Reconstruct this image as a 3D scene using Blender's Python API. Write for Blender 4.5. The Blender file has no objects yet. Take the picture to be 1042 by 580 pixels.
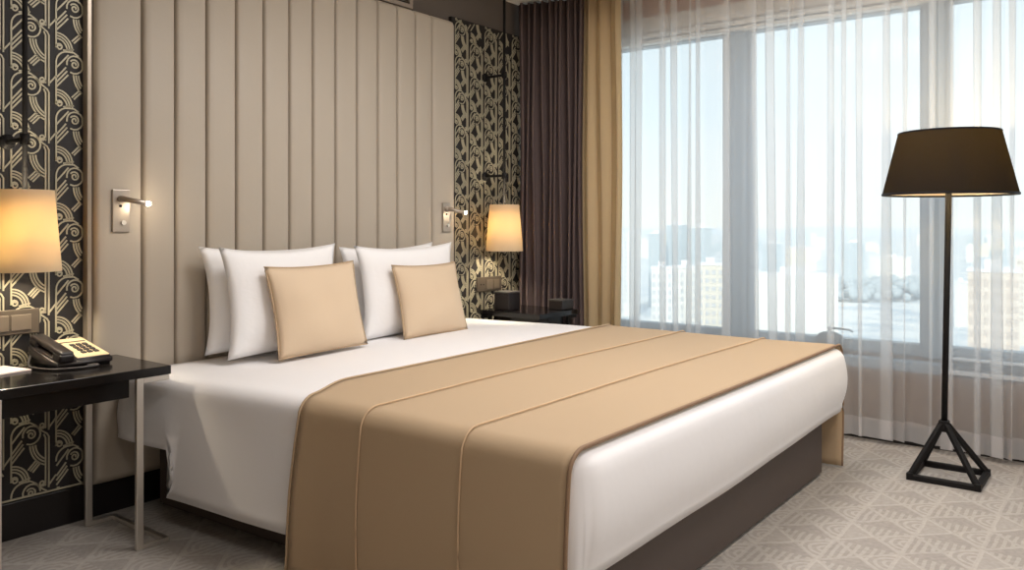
import bpy, bmesh, math, random
from mathutils import Vector, Matrix
PI = math.pi
S = bpy.context.scene
COL = S.collection
R = math.radians
rnd = random.Random(7)

# ------------------------------------------------------------------ materials
def mat(name, col=(.8, .8, .8), rough=.5, metal=0, bump=None, spec=None, sheen=0, coat=0):
    m = bpy.data.materials.new(name); m.use_nodes = True
    n = m.node_tree.nodes; b = n['Principled BSDF']
    b.inputs['Base Color'].default_value = (*col, 1)
    b.inputs['Roughness'].default_value = rough
    b.inputs['Metallic'].default_value = metal
    if spec is not None: b.inputs['Specular IOR Level'].default_value = spec
    if sheen: b.inputs['Sheen Weight'].default_value = sheen
    if coat: b.inputs['Coat Weight'].default_value = coat
    if bump:
        scale, strength, stretch, dist = bump
        l = m.node_tree.links
        tc = n.new('ShaderNodeTexCoord'); mp = n.new('ShaderNodeMapping')
        mp.inputs['Scale'].default_value = stretch
        t = n.new('ShaderNodeTexNoise'); t.inputs['Scale'].default_value = scale; t.inputs['Detail'].default_value = 4
        bp = n.new('ShaderNodeBump'); bp.inputs['Strength'].default_value = strength; bp.inputs['Distance'].default_value = dist
        l.new(tc.outputs['Object'], mp.inputs['Vector']); l.new(mp.outputs['Vector'], t.inputs['Vector'])
        l.new(t.outputs['Fac'], bp.inputs['Height']); l.new(bp.outputs['Normal'], b.inputs['Normal'])
    return m

def noise_tint(m, c1, c2, scale, stretch=(1, 1, 1), detail=3):
    """base colour varied by a noise between two colours"""
    n = m.node_tree.nodes; l = m.node_tree.links
    tc = n.new('ShaderNodeTexCoord'); mp = n.new('ShaderNodeMapping'); mp.inputs['Scale'].default_value = stretch
    t = n.new('ShaderNodeTexNoise'); t.inputs['Scale'].default_value = scale; t.inputs['Detail'].default_value = detail
    r = n.new('ShaderNodeValToRGB'); r.color_ramp.elements[0].color = (*c1, 1); r.color_ramp.elements[1].color = (*c2, 1)
    r.color_ramp.elements[0].position = .35; r.color_ramp.elements[1].position = .65
    l.new(tc.outputs['Object'], mp.inputs['Vector']); l.new(mp.outputs['Vector'], t.inputs['Vector'])
    l.new(t.outputs['Fac'], r.inputs['Fac']); l.new(r.outputs['Color'], n['Principled BSDF'].inputs['Base Color'])

def emis(name, col, s):
    m = bpy.data.materials.new(name); m.use_nodes = True
    b = m.node_tree.nodes['Principled BSDF']
    b.inputs['Base Color'].default_value = (*col, 1)
    b.inputs['Emission Color'].default_value = (*col, 1); b.inputs['Emission Strength'].default_value = s
    return m

def cloth_trans(name, col, tcol, trans, alpha=1.0):
    """thin cloth: diffuse + translucent, optionally see-through (open weave)"""
    m = bpy.data.materials.new(name); m.use_nodes = True
    n = m.node_tree.nodes; l = m.node_tree.links
    n.remove(n['Principled BSDF']); out = n['Material Output']
    d = n.new('ShaderNodeBsdfDiffuse'); d.inputs['Color'].default_value = (*col, 1)
    t = n.new('ShaderNodeBsdfTranslucent'); t.inputs['Color'].default_value = (*tcol, 1)
    mx = n.new('ShaderNodeMixShader'); mx.inputs['Fac'].default_value = trans
    l.new(d.outputs[0], mx.inputs[1]); l.new(t.outputs[0], mx.inputs[2])
    if alpha < 1:
        tr = n.new('ShaderNodeBsdfTransparent')
        m2 = n.new('ShaderNodeMixShader'); m2.inputs['Fac'].default_value = alpha
        l.new(tr.outputs[0], m2.inputs[1]); l.new(mx.outputs[0], m2.inputs[2])
        l.new(m2.outputs[0], out.inputs['Surface'])
    else:
        l.new(mx.outputs[0], out.inputs['Surface'])
    return m

M = {}
M['white'] = mat('white_linen', (.88, .87, .88), .75, bump=(3.0, .25, (1, 1, 1), .02), sheen=.1)
M['pillow'] = mat('pillow_cotton', (.87, .865, .87), .8, bump=(7.0, .3, (1, 1, 1), .02))
M['beige'] = mat('beige_cushion_fabric', (.67, .52, .365), .75, bump=(260, .3, (1, 1, 1), .002), sheen=.1)
M['runner'] = mat('woven_tan_throw', (.49, .355, .22), .8, bump=(420, .5, (1, 2, 2), .002), sheen=.08)
M['piping'] = mat('pale_tan_piping', (.62, .44, .27), .7)
M['hem_dark'] = mat('brown_piping', (.27, .17, .10), .7)
M['valance'] = mat('brown_valance', (.088, .066, .056), .7, bump=(200, .2, (1, 1, 1), .002))
M['leather'] = mat('taupe_upholstery', (.45, .395, .325), .48, bump=(60, .12, (1, 1, 1), .003), spec=.35)
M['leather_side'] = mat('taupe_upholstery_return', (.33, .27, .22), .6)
M['brownwall'] = mat('dark_brown_wall', (.115, .095, .082), .8, bump=(80, .1, (1, 1, 1), .002))
M['lacquer'] = mat('black_lacquer', (.008, .007, .007), .14, spec=.32)
M['base_black'] = mat('black_skirting', (.010, .008, .008), .35)
M['panel_dark'] = mat('dark_wallcovering', (.008, .006, .006), .6)
M['bronze'] = mat('pale_bronze_inlay', (.44, .40, .29), .42, metal=.2)
M['chrome'] = mat('brushed_chrome', (.78, .74, .68), .42, metal=1)
M['trim_tan'] = mat('satin_tan_trim', (.42, .36, .29), .3, metal=.5)
M['nickel'] = mat('satin_nickel', (.50, .44, .38), .38, metal=1)
M['blackmetal'] = mat('black_metal', (.010, .009, .009), .6, spec=.2)
M['plastic'] = mat('black_plastic', (.018, .014, .014), .38)
M['greykey'] = mat('charcoal_keys', (.05, .045, .045), .5)
M['faceplate'] = mat('cream_faceplate', (.72, .57, .36), .5)
M['paper'] = mat('pinkish_paper', (.80, .68, .64), .7)
M['plate'] = mat('bronze_switch_plate', (.10, .08, .06), .45, metal=.3)
M['plate2'] = mat('bronze_rocker', (.16, .13, .10), .45, metal=.3)
M['ceiling'] = mat('ceiling_paint', (.78, .74, .69), .9)
M['wall'] = mat('room_wall_paint', (.55, .49, .42), .9)
M['frame'] = mat('blue_grey_window_frame', (.27, .335, .40), .45, spec=.3)
M['frame_lt'] = mat('pale_frame', (.66, .63, .58), .5)
M['bulkhead'] = mat('warm_lit_bulkhead', (.48, .26, .17), .8)  # warm light on the bulkhead is painted in as orange
M['cover'] = mat('brown_radiator_cover', (.21, .155, .125), .6)
M['grille'] = mat('grey_grille', (.22, .25, .28), .45, metal=.4)
M['ledge'] = mat('pale_ledge_edge', (.62, .66, .70), .4)
M['shade_dark'] = cloth_trans('black_lampshade_fabric', (.022, .020, .021), (.12, .10, .022), .32)
M['shade_in'] = cloth_trans('cream_shade_lining', (.80, .72, .58), (.7, .55, .3), .25)
M['shade'] = cloth_trans('cream_lampshade_fabric', (.85, .76, .60), (.92, .74, .44), .55)
M['bulb'] = emis('warm_bulb', (1, .72, .38), 12)
M['led'] = emis('led_tip', (1, .86, .66), 45)
M['purple'] = cloth_trans('aubergine_drape', (.130, .098, .096), (.10, .06, .07), .10)
M['gold'] = cloth_trans('gold_drape_satin', (.66, .53, .34), (.80, .64, .42), .40)
M['sheer'] = cloth_trans('white_sheer_voile', (.90, .90, .90), (.93, .945, .96), .60, alpha=.43)
M['sheerhem'] = cloth_trans('white_voile_hem', (.80, .79, .79), (.86, .86, .88), .35, alpha=.62)
M['greyplastic'] = mat('slate_grey_metal', (.10, .12, .14), .4)

# window glass
g = bpy.data.materials.new('window_glass'); g.use_nodes = True
n = g.node_tree.nodes; l = g.node_tree.links; n.remove(n['Principled BSDF'])
tr = n.new('ShaderNodeBsdfTransparent'); tr.inputs['Color'].default_value = (.93, .97, .98, 1)
gl = n.new('ShaderNodeBsdfGlossy'); gl.inputs['Roughness'].default_value = .08
mx = n.new('ShaderNodeMixShader'); mx.inputs['Fac'].default_value = .012
l.new(tr.outputs[0], mx.inputs[1]); l.new(gl.outputs[0], mx.inputs[2]); l.new(mx.outputs[0], n['Material Output'].inputs['Surface'])
M['glass'] = g

# carpet: diamond lattice of paler lines with hatched and mottled cells
def carpet_material():
    m = mat('patterned_carpet', (.4, .36, .32), .95, spec=.1)
    n = m.node_tree.nodes; l = m.node_tree.links; b = n['Principled BSDF']
    def mth(op, a, b_=None, c=None):
        x = n.new('ShaderNodeMath'); x.operation = op
        for i, v in enumerate((a, b_, c)):
            if v is None: continue
            if isinstance(v, (int, float)): x.inputs[i].default_value = v
            else: l.new(v, x.inputs[i])
        return x.outputs[0]
    tc = n.new('ShaderNodeTexCoord')
    nz = n.new('ShaderNodeTexNoise'); nz.inputs['Scale'].default_value = 9
    l.new(tc.outputs['Object'], nz.inputs['Vector'])
    sep = n.new('ShaderNodeSeparateXYZ'); l.new(tc.outputs['Object'], sep.inputs[0])
    wob = mth('MULTIPLY', mth('SUBTRACT', nz.outputs['Fac'], .5), .02)
    x = mth('ADD', sep.outputs[0], wob); y = mth('ADD', sep.outputs[1], wob)
    P = .21
    p = mth('DIVIDE', x, P); q = mth('DIVIDE', y, P)
    fp, fq = mth('FRACT', p), mth('FRACT', q)
    def near(v, w):           # 1 near an integer
        return mth('LESS_THAN', mth('SUBTRACT', .5, mth('ABSOLUTE', mth('SUBTRACT', v, .5))), w)
    d1, d2 = mth('FRACT', mth('ADD', p, q)), mth('FRACT', mth('ADD', mth('SUBTRACT', p, q), 20))
    grid = mth('MAXIMUM', mth('MAXIMUM', near(d1, .05), near(d2, .05)), near(fq, .035))
    a = mth('GREATER_THAN', mth('SUBTRACT', fp, fq), 0); b2 = mth('GREATER_THAN', mth('ADD', fp, fq), 1)
    na, nb = mth('SUBTRACT', 1, a), mth('SUBTRACT', 1, b2)
    tN, tE, tS, tW = mth('MULTIPLY', na, b2), mth('MULTIPLY', a, b2), mth('MULTIPLY', a, nb), mth('MULTIPLY', na, nb)
    par = mth('LESS_THAN', mth('MODULO', mth('ABSOLUTE', mth('ADD', mth('FLOOR', p), mth('FLOOR', q))), 2), .5)
    hatch = mth('MULTIPLY', near(mth('FRACT', mth('MULTIPLY', fq, 8)), .24), mth('ADD', tE, mth('MULTIPLY', tN, par)))
    dx = mth('SUBTRACT', fp, .5); rad = mth('SQRT', mth('ADD', mth('MULTIPLY', dx, dx), mth('MULTIPLY', fq, fq)))
    ring = mth('MULTIPLY', near(mth('FRACT', mth('MULTIPLY', rad, 8)), .22), tS)
    light = mth('MINIMUM', mth('ADD', grid, mth('ADD', hatch, ring)), 1)
    tri = mth('ADD', mth('MULTIPLY', tN, mth('SUBTRACT', 1, par)), mth('MULTIPLY', tS, .5))
    pile = n.new('ShaderNodeTexNoise'); pile.inputs['Scale'].default_value = 55; pile.inputs['Detail'].default_value = 5
    l.new(tc.outputs['Object'], pile.inputs['Vector'])
    fac = mth('ADD', mth('MULTIPLY', light, .24), mth('ADD', mth('MULTIPLY', tri, .13), mth('MULTIPLY', pile.outputs['Fac'], .55)))
    r = n.new('ShaderNodeValToRGB')
    r.color_ramp.elements[0].position = .12; r.color_ramp.elements[0].color = (.30, .275, .25, 1)
    r.color_ramp.elements[1].position = .95; r.color_ramp.elements[1].color = (.54, .50, .46, 1)
    l.new(fac, r.inputs['Fac']); l.new(r.outputs['Color'], b.inputs['Base Color'])
    bp = n.new('ShaderNodeBump'); bp.inputs['Strength'].default_value = .5; bp.inputs['Distance'].default_value = .004
    l.new(pile.outputs['Fac'], bp.inputs['Height']); l.new(bp.outputs['Normal'], b.inputs['Normal'])
    return m
M['carpet'] = carpet_material()

# ------------------------------------------------------------------ helpers
def obj(name, bm, m, parent=None, smooth=False):
    me = bpy.data.meshes.new(name); bm.normal_update(); bm.to_mesh(me); bm.free()
    for mm in (m if isinstance(m, (list, tuple)) else [m]): me.materials.append(mm)
    if smooth:
        for p in me.polygons: p.use_smooth = True
    o = bpy.data.objects.new(name, me); COL.objects.link(o)
    if parent is not None: o.parent = parent
    return o

def tag(o, label, cat, group=None, kind=None):
    o['label'] = label; o['category'] = cat
    if group: o['group'] = group
    if kind: o['kind'] = kind
    return o

def thing(name, label, cat, loc=(0, 0, 0), rotz=0, group=None):
    o = bpy.data.objects.new(name, None); COL.objects.link(o); o.empty_display_size = .1
    o.location = loc; o.rotation_euler = (0, 0, rotz)
    return tag(o, label, cat, group)

def struct(name, bm, m, parent=None, smooth=False):
    o = obj(name, bm, m, parent, smooth)
    if parent is None: o['kind'] = 'structure'
    return o

def dup(root, loc, rotz, label=None, group=None):
    r = root.copy(); COL.objects.link(r); r.location = loc; r.rotation_euler = (0, 0, rotz)
    if label: r['label'] = label
    if group: r['group'] = group
    for ch in list(root.children):
        c = ch.copy(); COL.objects.link(c); c.parent = r
        for gch in ch.children:
            d = gch.copy(); COL.objects.link(d); d.parent = c
    return r

def box(bm, x0, x1, y0, y1, z0, z1, bevel=0, seg=2):
    t = bmesh.new()
    bmesh.ops.create_cube(t, size=1)
    for v in t.verts:
        v.co = Vector(((x0 + x1) / 2 + v.co.x * (x1 - x0), (y0 + y1) / 2 + v.co.y * (y1 - y0), (z0 + z1) / 2 + v.co.z * (z1 - z0)))
    if bevel: bmesh.ops.bevel(t, geom=list(t.edges), offset=bevel, segments=seg, profile=.5, affect='EDGES')
    merge(bm, t); return bm

def merge(bm, t, mtx=None):
    if mtx is not None: bmesh.ops.transform(t, matrix=mtx, verts=t.verts)
    me = bpy.data.meshes.new('tmp'); t.to_mesh(me); t.free(); bm.from_mesh(me); bpy.data.meshes.remove(me)

def BX(*a, bevel=0, seg=2): return box(bmesh.new(), *a, bevel=bevel, seg=seg)

def lathe(bm, prof, cx=0, cy=0, seg=48, closed=False):
    rings = []
    for r, z in prof:
        rings.append([bm.verts.new((cx + r * math.cos(2 * PI * i / seg), cy + r * math.sin(2 * PI * i / seg), z)) for i in range(seg)])
    for a, b in zip(rings, rings[1:]):
        for i in range(seg):
            j = (i + 1) % seg
            bm.faces.new((a[i], a[j], b[j], b[i]))
    if closed:
        for ring, rev in ((rings[0], True), (rings[-1], False)):
            if prof[0][0] > 1e-5: bm.faces.new(list(reversed(ring)) if rev else ring)
    return bm

def tube(bm, pts, r, seg=10, cap=True):
    pts = [Vector(p) for p in pts]; rings = []
    up = Vector((0, 0, 1))
    for i, p in enumerate(pts):
        t = (pts[min(i + 1, len(pts) - 1)] - pts[max(i - 1, 0)]).normalized()
        a = t.cross(up)
        if a.length < 1e-3: a = t.cross(Vector((0, 1, 0)))
        a.normalize(); b = t.cross(a)
        rr = r[i] if isinstance(r, (list, tuple)) else r
        rings.append([bm.verts.new(p + rr * (a * math.cos(2 * PI * k / seg) + b * math.sin(2 * PI * k / seg))) for k in range(seg)])
    for a, b in zip(rings, rings[1:]):
        for k in range(seg):
            j = (k + 1) % seg; bm.faces.new((a[k], b[k], b[j], a[j]))
    if cap: bm.faces.new(rings[0]); bm.faces.new(list(reversed(rings[-1])))
    return bm

def bar(bm, p0, p1, w, h=None):
    """square bar between two points"""
    h = h or w
    p0, p1 = Vector(p0), Vector(p1); d = p1 - p0; L = d.length
    t = bmesh.new(); bmesh.ops.create_cube(t, size=1)
    for v in t.verts: v.co = Vector((v.co.x * w, v.co.y * h, (v.co.z + .5) * L))
    bmesh.ops.bevel(t, geom=list(t.edges), offset=min(w, h) * .15, segments=1, affect='EDGES')
    q = d.to_track_quat('Z', 'Y')
    merge(bm, t, Matrix.Translation(p0) @ q.to_matrix().to_4x4()); return bm

def grid(bm, rows):
    vs = [[bm.verts.new(p) for p in r] for r in rows]
    for a, b in zip(vs, vs[1:]):
        for i in range(len(a) - 1): bm.faces.new((a[i], a[i + 1], b[i + 1], b[i]))
    return vs

def mod_solid(o, t, off=-1):
    m = o.modifiers.new('thickness', 'SOLIDIFY'); m.thickness = t; m.offset = off
def mod_sub(o, lv=1):
    m = o.modifiers.new('smooth', 'SUBSURF'); m.levels = lv; m.render_levels = lv
def ss(t): t = max(0, min(1, t)); return t * t * (3 - 2 * t)
def lerp(a, b, t): return a + (b - a) * t

# ------------------------------------------------------------------ room shell
RX0, RX1, RY0, RY1, CZ = -1.3, 4.50, -2.4, 3.13, 2.49
FX = 4.80                                                     # outer face of the window wall
struct('floor', BX(RX0, FX, RY0, RY1 + .2, -.1, 0), M['carpet'])
struct('ceiling', BX(RX0, FX, RY0, RY1 + .2, CZ, CZ + .1), M['ceiling'])
struct('wall_back', BX(RX0, FX, RY1, RY1 + .2, 0, CZ), M['brownwall'])
struct('wall_left', BX(RX0 - .15, RX0, RY0, RY1 + .2, 0, CZ), M['wall'])
struct('wall_front', BX(RX0, FX, RY0 - .15, RY0, 0, CZ), M['wall'])
# window wall: apron below, bulkhead above, one piece; mullions as trims
WT, WB = 2.20, .49
b = bmesh.new()
box(b, RX1, FX, RY0, RY1, 0, WB - .06)
box(b, RX1, FX, 2.95, RY1, WB - .06, WT + .05)
box(b, RX1, FX, RY0, -1.60, WB - .06, WT + .05)
struct('wall_right', b, M['cover'])
struct('wall_right_bulkhead', BX(RX1, FX, RY0, RY1, WT + .05, CZ), M['bulkhead'])
bpy.data.objects['wall_right_bulkhead'].name = 'wall_upper'
# black skirting along the bed wall, radiator cover skirting
struct('baseboard_back', BX(RX0, 4.45, RY1 - .02, RY1, 0, .130, bevel=.003), M['base_black'])
struct('baseboard_left', BX(RX0, RX0 + .02, RY0, RY1 - .03, 0, .12, bevel=.003), M['base_black'])

bays = [(2.95, 1.91), (1.78, .862), (.765, -.36), (-.49, -1.60)]
for i, (ya, yb) in enumerate(bays):
    w = thing('window_%d' % (i + 1), '', '')
    del w['label']; del w['category']; w['kind'] = 'structure'
    b = bmesh.new(); x0, x1 = RX1 + .02, RX1 + .10
    ft = .035
    box(b, x0, x1, yb, ya, WB - .06, WB, bevel=.003)          # bottom rail
    box(b, x0, x1, yb, ya, WT, WT + .05, bevel=.003)
    box(b, x0, x1, yb, yb + ft * .5, WB, WT); box(b, x0, x1, ya - ft * .5, ya, WB, WT)
    obj('window_frame', b, M['frame'], w)
    obj('window_glass', BX(x0 + .035, x0 + .041, yb + ft * .5, ya - ft * .5, WB, WT), M['glass'], w)
for i, (ya, yb) in enumerate(((1.91, 1.78), (.862, .765), (-.36, -.49))):
    b = bmesh.new(); box(b, RX1 - .01, RX1 + .14, yb, ya, WB - .06, WT + .05, bevel=.006)
    box(b, RX1 - .03, RX1 - .01, yb + .035, ya - .035, WB - .06, WT + .05, bevel=.004)
    struct('trim_%d' % (i + 1), b, M['frame'])
# pale head rails above the glass with a slatted line
b = bmesh.new()
box(b, RX1 - .05, RX1, -1.6, 2.95, WT + .002, WT + .022, bevel=.003)
box(b, RX1 - .045, RX1, -1.6, 2.95, WT + .034, WT + .060, bevel=.003)
box(b, RX1 - .03, RX1, -1.6, 2.95, WT + .078, WT + .17, bevel=.004)
box(b, RX1 - .012, RX1, -1.6, 2.95, WT + .02, WT + .08)
struct('trim_4', b, M['frame_lt'])

# low radiator cover under the windows with a grille along its top
rc = thing('radiator_cover', 'low brown radiator cover with grey top grille running under the windows', 'radiator cover', (4.40, 0, 0))
obj('front_panel', BX(0, .015, -1.6, 2.94, .10, .365, bevel=.002), M['cover'], rc)
obj('plinth', BX(.02, .09, -1.6, 2.94, .0, .10), M['base_black'], rc)
obj('ledge_edge', BX(-.006, .016, -1.6, .762, .375, .396, bevel=.003), M['ledge'], rc)
obj('upstand', BX(.0, .092, .764, 2.94, .365, .415, bevel=.003), M['frame'], rc)
b = bmesh.new(); box(b, .016, .092, -1.6, .762, .34, .392); box(b, .052, .092, -1.6, .762, .392, .448)
obj('grille_backing', b, M['frame'], rc)
b = bmesh.new(); yy = -1.57
while yy < .73:
    bar(b, (.040, yy, .398), (.040, yy + .020, .440), .006, .006); yy += .026
box(b, .034, .052, -1.6, .762, .392, .400)
obj('grille', b, M['grille'], rc)
obj('top_rail', BX(.030, .056, -1.6, .762, .440, .452, bevel=.002), M['ledge'], rc)

# ------------------------------------------------------------------ decorated wall panels
def ribbon(bm, pts, w, y, th=.003):
    n_ = len(pts); L, Rr = [], []
    for i in range(n_):
        a = Vector(pts[max(i - 1, 0)]); c = Vector(pts[min(i + 1, n_ - 1)]); d = (c - a)
        if d.length < 1e-9: d = Vector((1, 0))
        d.normalize(); nn = Vector((-d.y, d.x)) * w / 2; p = Vector(pts[i])
        L.append(p + nn); Rr.append(p - nn)
    fl = [bm.verts.new((p.x, y - th, p.y)) for p in L]; fr = [bm.verts.new((p.x, y - th, p.y)) for p in Rr]
    bl = [bm.verts.new((p.x, y, p.y)) for p in L]; br = [bm.verts.new((p.x, y, p.y)) for p in Rr]
    for i in range(n_ - 1):
        bm.faces.new((fl[i], fl[i + 1], fr[i + 1], fr[i]))
        bm.faces.new((bl[i], bl[i + 1], fl[i + 1], fl[i])); bm.faces.new((fr[i], fr[i + 1], br[i + 1], br[i]))

def arc(cx, cy, r, a0, a1, n_=10):
    return [(cx + r * math.cos(R(lerp(a0, a1, i / n_))), cy + r * math.sin(R(lerp(a0, a1, i / n_)))) for i in range(n_ + 1)]

def motif():
    """strokes of one tile, in pixels of the photo (x right, y down) with the big scroll at (155,110); period 240 x 312"""
    st = []
    st.append([(50, 335), (50, 115)] + arc(115, 110, 65, 180, 270, 6) + [(150, 45), (178, 62), (212, 98), (240, 118), (250, 135), (250, 412)])
    st.append([(232, 400), (232, 140), (222, 118)])
    # big scroll: outer loop winding inwards
    st.append([(155 + r_ * math.cos(R(a)), 110 + r_ * math.sin(R(a))) for a, r_ in [(120 - k * 24, 52 - (k * .55 if k < 15 else 8)) for k in range(14)]])
    st.append([(155 + (28 - k * 1.25) * math.cos(R(-150 + k * 30)), 110 + (28 - k * 1.25) * math.sin(R(-150 + k * 30))) for k in range(20)])
    st.append([(215 + (18 - k * .9) * math.cos(R(k * 36)), 70 + (18 - k * .9) * math.sin(R(k * 36))) for k in range(15)])
    st.append([(68 + (20 - k * .9) * math.cos(R(160 + k * 36)), 336 + (20 - k * .9) * math.sin(R(160 + k * 36))) for k in range(16)])
    for a in ((52, 245, 118, 172), (52, 220, 112, 152), (52, 195, 106, 132), (52, 140, 120, 62)): st.append([(a[0], a[1]), (a[2], a[3])])
    for k in range(3):
        st.append(arc(278, 165, 130 - 15 * k, 178, 112 + k * 4, 8))
        st.append(arc(50, 352, 92 - 15 * k, -88, 0, 8))
        st.append([(138 + k * 12, 296 + 9 * k), (184 + k * 11, 250 + 9 * k)])
    st.append([(250, 400), (290, 352)])
    st.append([(88, 352), (150, 352 - 12)])
    return st

def wall_panel(name, x0, x1, label, start, px=.148, pz=.206):
    z0, z1, Y = .137, 2.285, RY1
    p = thing(name, label, 'wall panel', ((x0 + x1) / 2, Y, z0)); ox, oz = (x0 + x1) / 2, z0
    obj('backing', BX(x0 - ox, x1 - ox, -.022, 0, 0, z1 - z0), M['panel_dark'], p)
    bm = bmesh.new(); sx, sz = px / 240, pz / 312
    xs = start; strip = 0
    while xs - .05 < x1:
        zc = 2.62 - (strip % 2) * pz * .53
        while zc > 0:
            for s_ in motif():
                pts = [(xs + (q[0] - 50) * sx, zc - (q[1] - 110) * sz) for q in s_]
                if any(a < x0 + .002 or a > x1 - .002 or c < z0 + .004 or c > z1 - .004 for a, c in pts):
                    pts = [(a, c) for a, c in pts if x0 + .002 <= a <= x1 - .002 and z0 + .004 <= c <= z1 - .004]
                if len(pts) > 1: ribbon(bm, [(a - ox, c - oz) for a, c in pts], .0052, -.022)
            zc -= pz
        strip += 1; xs += px
    box(bm, x0 - ox, x1 - ox, -.026, -.022, 0, .006)
    obj('inlay', bm, M['bronze'], p)
    return p
wall_panel('wall_panel', .41, 1.4245, 'dark wall panel with bronze scroll inlay left of the headboard', .589 - .148 * 0)
wall_panel('wall_panel', 3.47, 4.44, 'dark wall panel with bronze scroll inlay between headboard and purple drape', 3.50, px=.134, pz=.198)
struct('trim_5', BX(1.4255, 1.443, RY1 - .055, RY1, .13, 2.29, bevel=.003), M['trim_tan'])

# ------------------------------------------------------------------ headboard
HB = [1.445, 1.628, 1.764, 1.902, 2.041, 2.179, 2.316, 2.448, 2.584, 2.720, 2.858, 2.995, 3.129, 3.258, 3.445]
hb = thing('headboard', 'tall taupe upholstered headboard with vertical channels behind the bed', 'headboard', (2.44, RY1 - .001, .13))
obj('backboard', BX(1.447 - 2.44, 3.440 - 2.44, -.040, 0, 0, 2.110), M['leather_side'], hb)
for a, c in zip(HB, HB[1:]):
    bm = bmesh.new(); w = c - a - .003; rows = []
    for z, dz in ((0.0, 1), (.012, .35), (.03, 0), (1.05, 0), (2.085, 0), (2.103, .35), (2.113, 1)):
        row = []
        for t in (-1, -.985, -.95, -.9, -.8, -.5, 0, .5, .8, .9, .95, .985, 1):
            edge = 1 - (1 - min(1, abs(t) ** 16)) ** .5 * .94 - .06 * (1 - t * t)
            y = -.040 - .036 * (1 - edge) * (1 - .75 * dz)
            if abs(t) == 1: y = -.038
            row.append((a - 2.44 + .0015 + w * (t + 1) / 2, y, z))
        rows.append(row)
    grid(bm, rows)
    obj('upholstered_channel', bm, M['leather'], hb, smooth=True)

# ventilation grille over the headboard
vt = thing('vent_grille', 'beige framed ventilation grille with dark slats above the headboard', 'vent', (2.80, RY1, 2.26))
b = bmesh.new()
box(b, -.50, .36, -.022, 0, 0, .024, bevel=.003); box(b, -.50, .36, -.022, 0, .176, .20, bevel=.003)
box(b, .335, .36, -.022, 0, .024, .176); box(b, -.50, -.475, -.022, 0, .024, .176)
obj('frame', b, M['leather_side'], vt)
obj('cavity', BX(-.475, .335, -.004, 0, .024, .176), M['base_black'], vt)
for k in range(7):
    t = bmesh.new(); box(t, -.475, .335, -.011, .007, -.0015, .0015)
    bm = bmesh.new(); merge(bm, t, Matrix.Translation((0, -.013, .036 + .021 * k)) @ Matrix.Rotation(R(30), 4, 'X'))
    obj('slat', bm, M['plate'], vt)

# ------------------------------------------------------------------ reading lights and switch plates
def reading_light(x, z, label):
    t = thing('reading_light', label, 'wall light', (x, RY1 - .078, z), 0, 'reading lights on the headboard')
    obj('wall_plate', BX(-.033, .033, -.008, .003, -.08, .08, bevel=.002), M['nickel'], t)
    b = bmesh.new(); tube(b, [(-.004, -.006, .045), (-.004, -.024, .045)], .013, 16); obj('joint', b, M['nickel'], t, True)
    b = bmesh.new(); tube(b, [(-.010, -.024, .047), (.02, -.055, .038), (.055, -.09, .028)], [.011, .010, .009], 14)
    a = obj('arm', b, M['nickel'], t, True)
    b = bmesh.new(); tube(b, [(.055, -.09, .028), (.064, -.098, .0255)], [.0085, .0075], 12); obj('led_tip', b, M['led'], a, True)
    L = bpy.data.lights.new('reading_led', 'POINT'); L.energy = .35; L.color = (1, .8, .55); L.shadow_soft_size = .008
    lo = bpy.data.objects.new('reading_led', L); COL.objects.link(lo); lo.parent = t; lo.location = (.072, -.108, .022)
    b = bmesh.new(); tube(b, [(-.004, -.006, .018), (-.004, -.012, .018)], .005, 10); obj('socket_screw', b, M['blackmetal'], t)
    b = bmesh.new(); tube(b, [(.006, -.006, -.045), (.006, -.016, -.045)], .009, 14); obj('switch_button', b, M['chrome'], t)
    return t
reading_light(1.537, 1.15, 'nickel reading light with lit arm on left end of headboard')
reading_light(3.362, 1.137, 'nickel reading light with lit arm on right end of headboard')

def switch_plate(x, z, w, label, rockers):
    t = thing('switch_plate', label, 'switch', (x, RY1 - .0245, z), 0, 'switch plates on the wall panels')
    obj('plate_frame', BX(-w / 2, w / 2, -.010, 0, -.044, .044, bevel=.003), M['plate'], t)
    for a, c in rockers: obj('rocker', BX(a + .002, c - .002, -.014, -.006, -.030, .026, bevel=.002), M['plate2'], t)
    b = bmesh.new()
    for dx in (-.012, .012): tube(b, [(rockers[0][0] - .035 + dx, -.009, 0), (rockers[0][0] - .035 + dx, -.0115, 0)], .004, 10)
    obj('socket', b, M['blackmetal'], t)
switch_plate(1.135, .758, .27, 'bronze switch and socket plate on wall panel above the left nightstand', [(-.035, .035), (.038, .108)])
switch_plate(3.80, .740, .235, 'bronze switch plate on wall panel above the right nightstand', [(-.035, .03), (.033, .09)])

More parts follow.
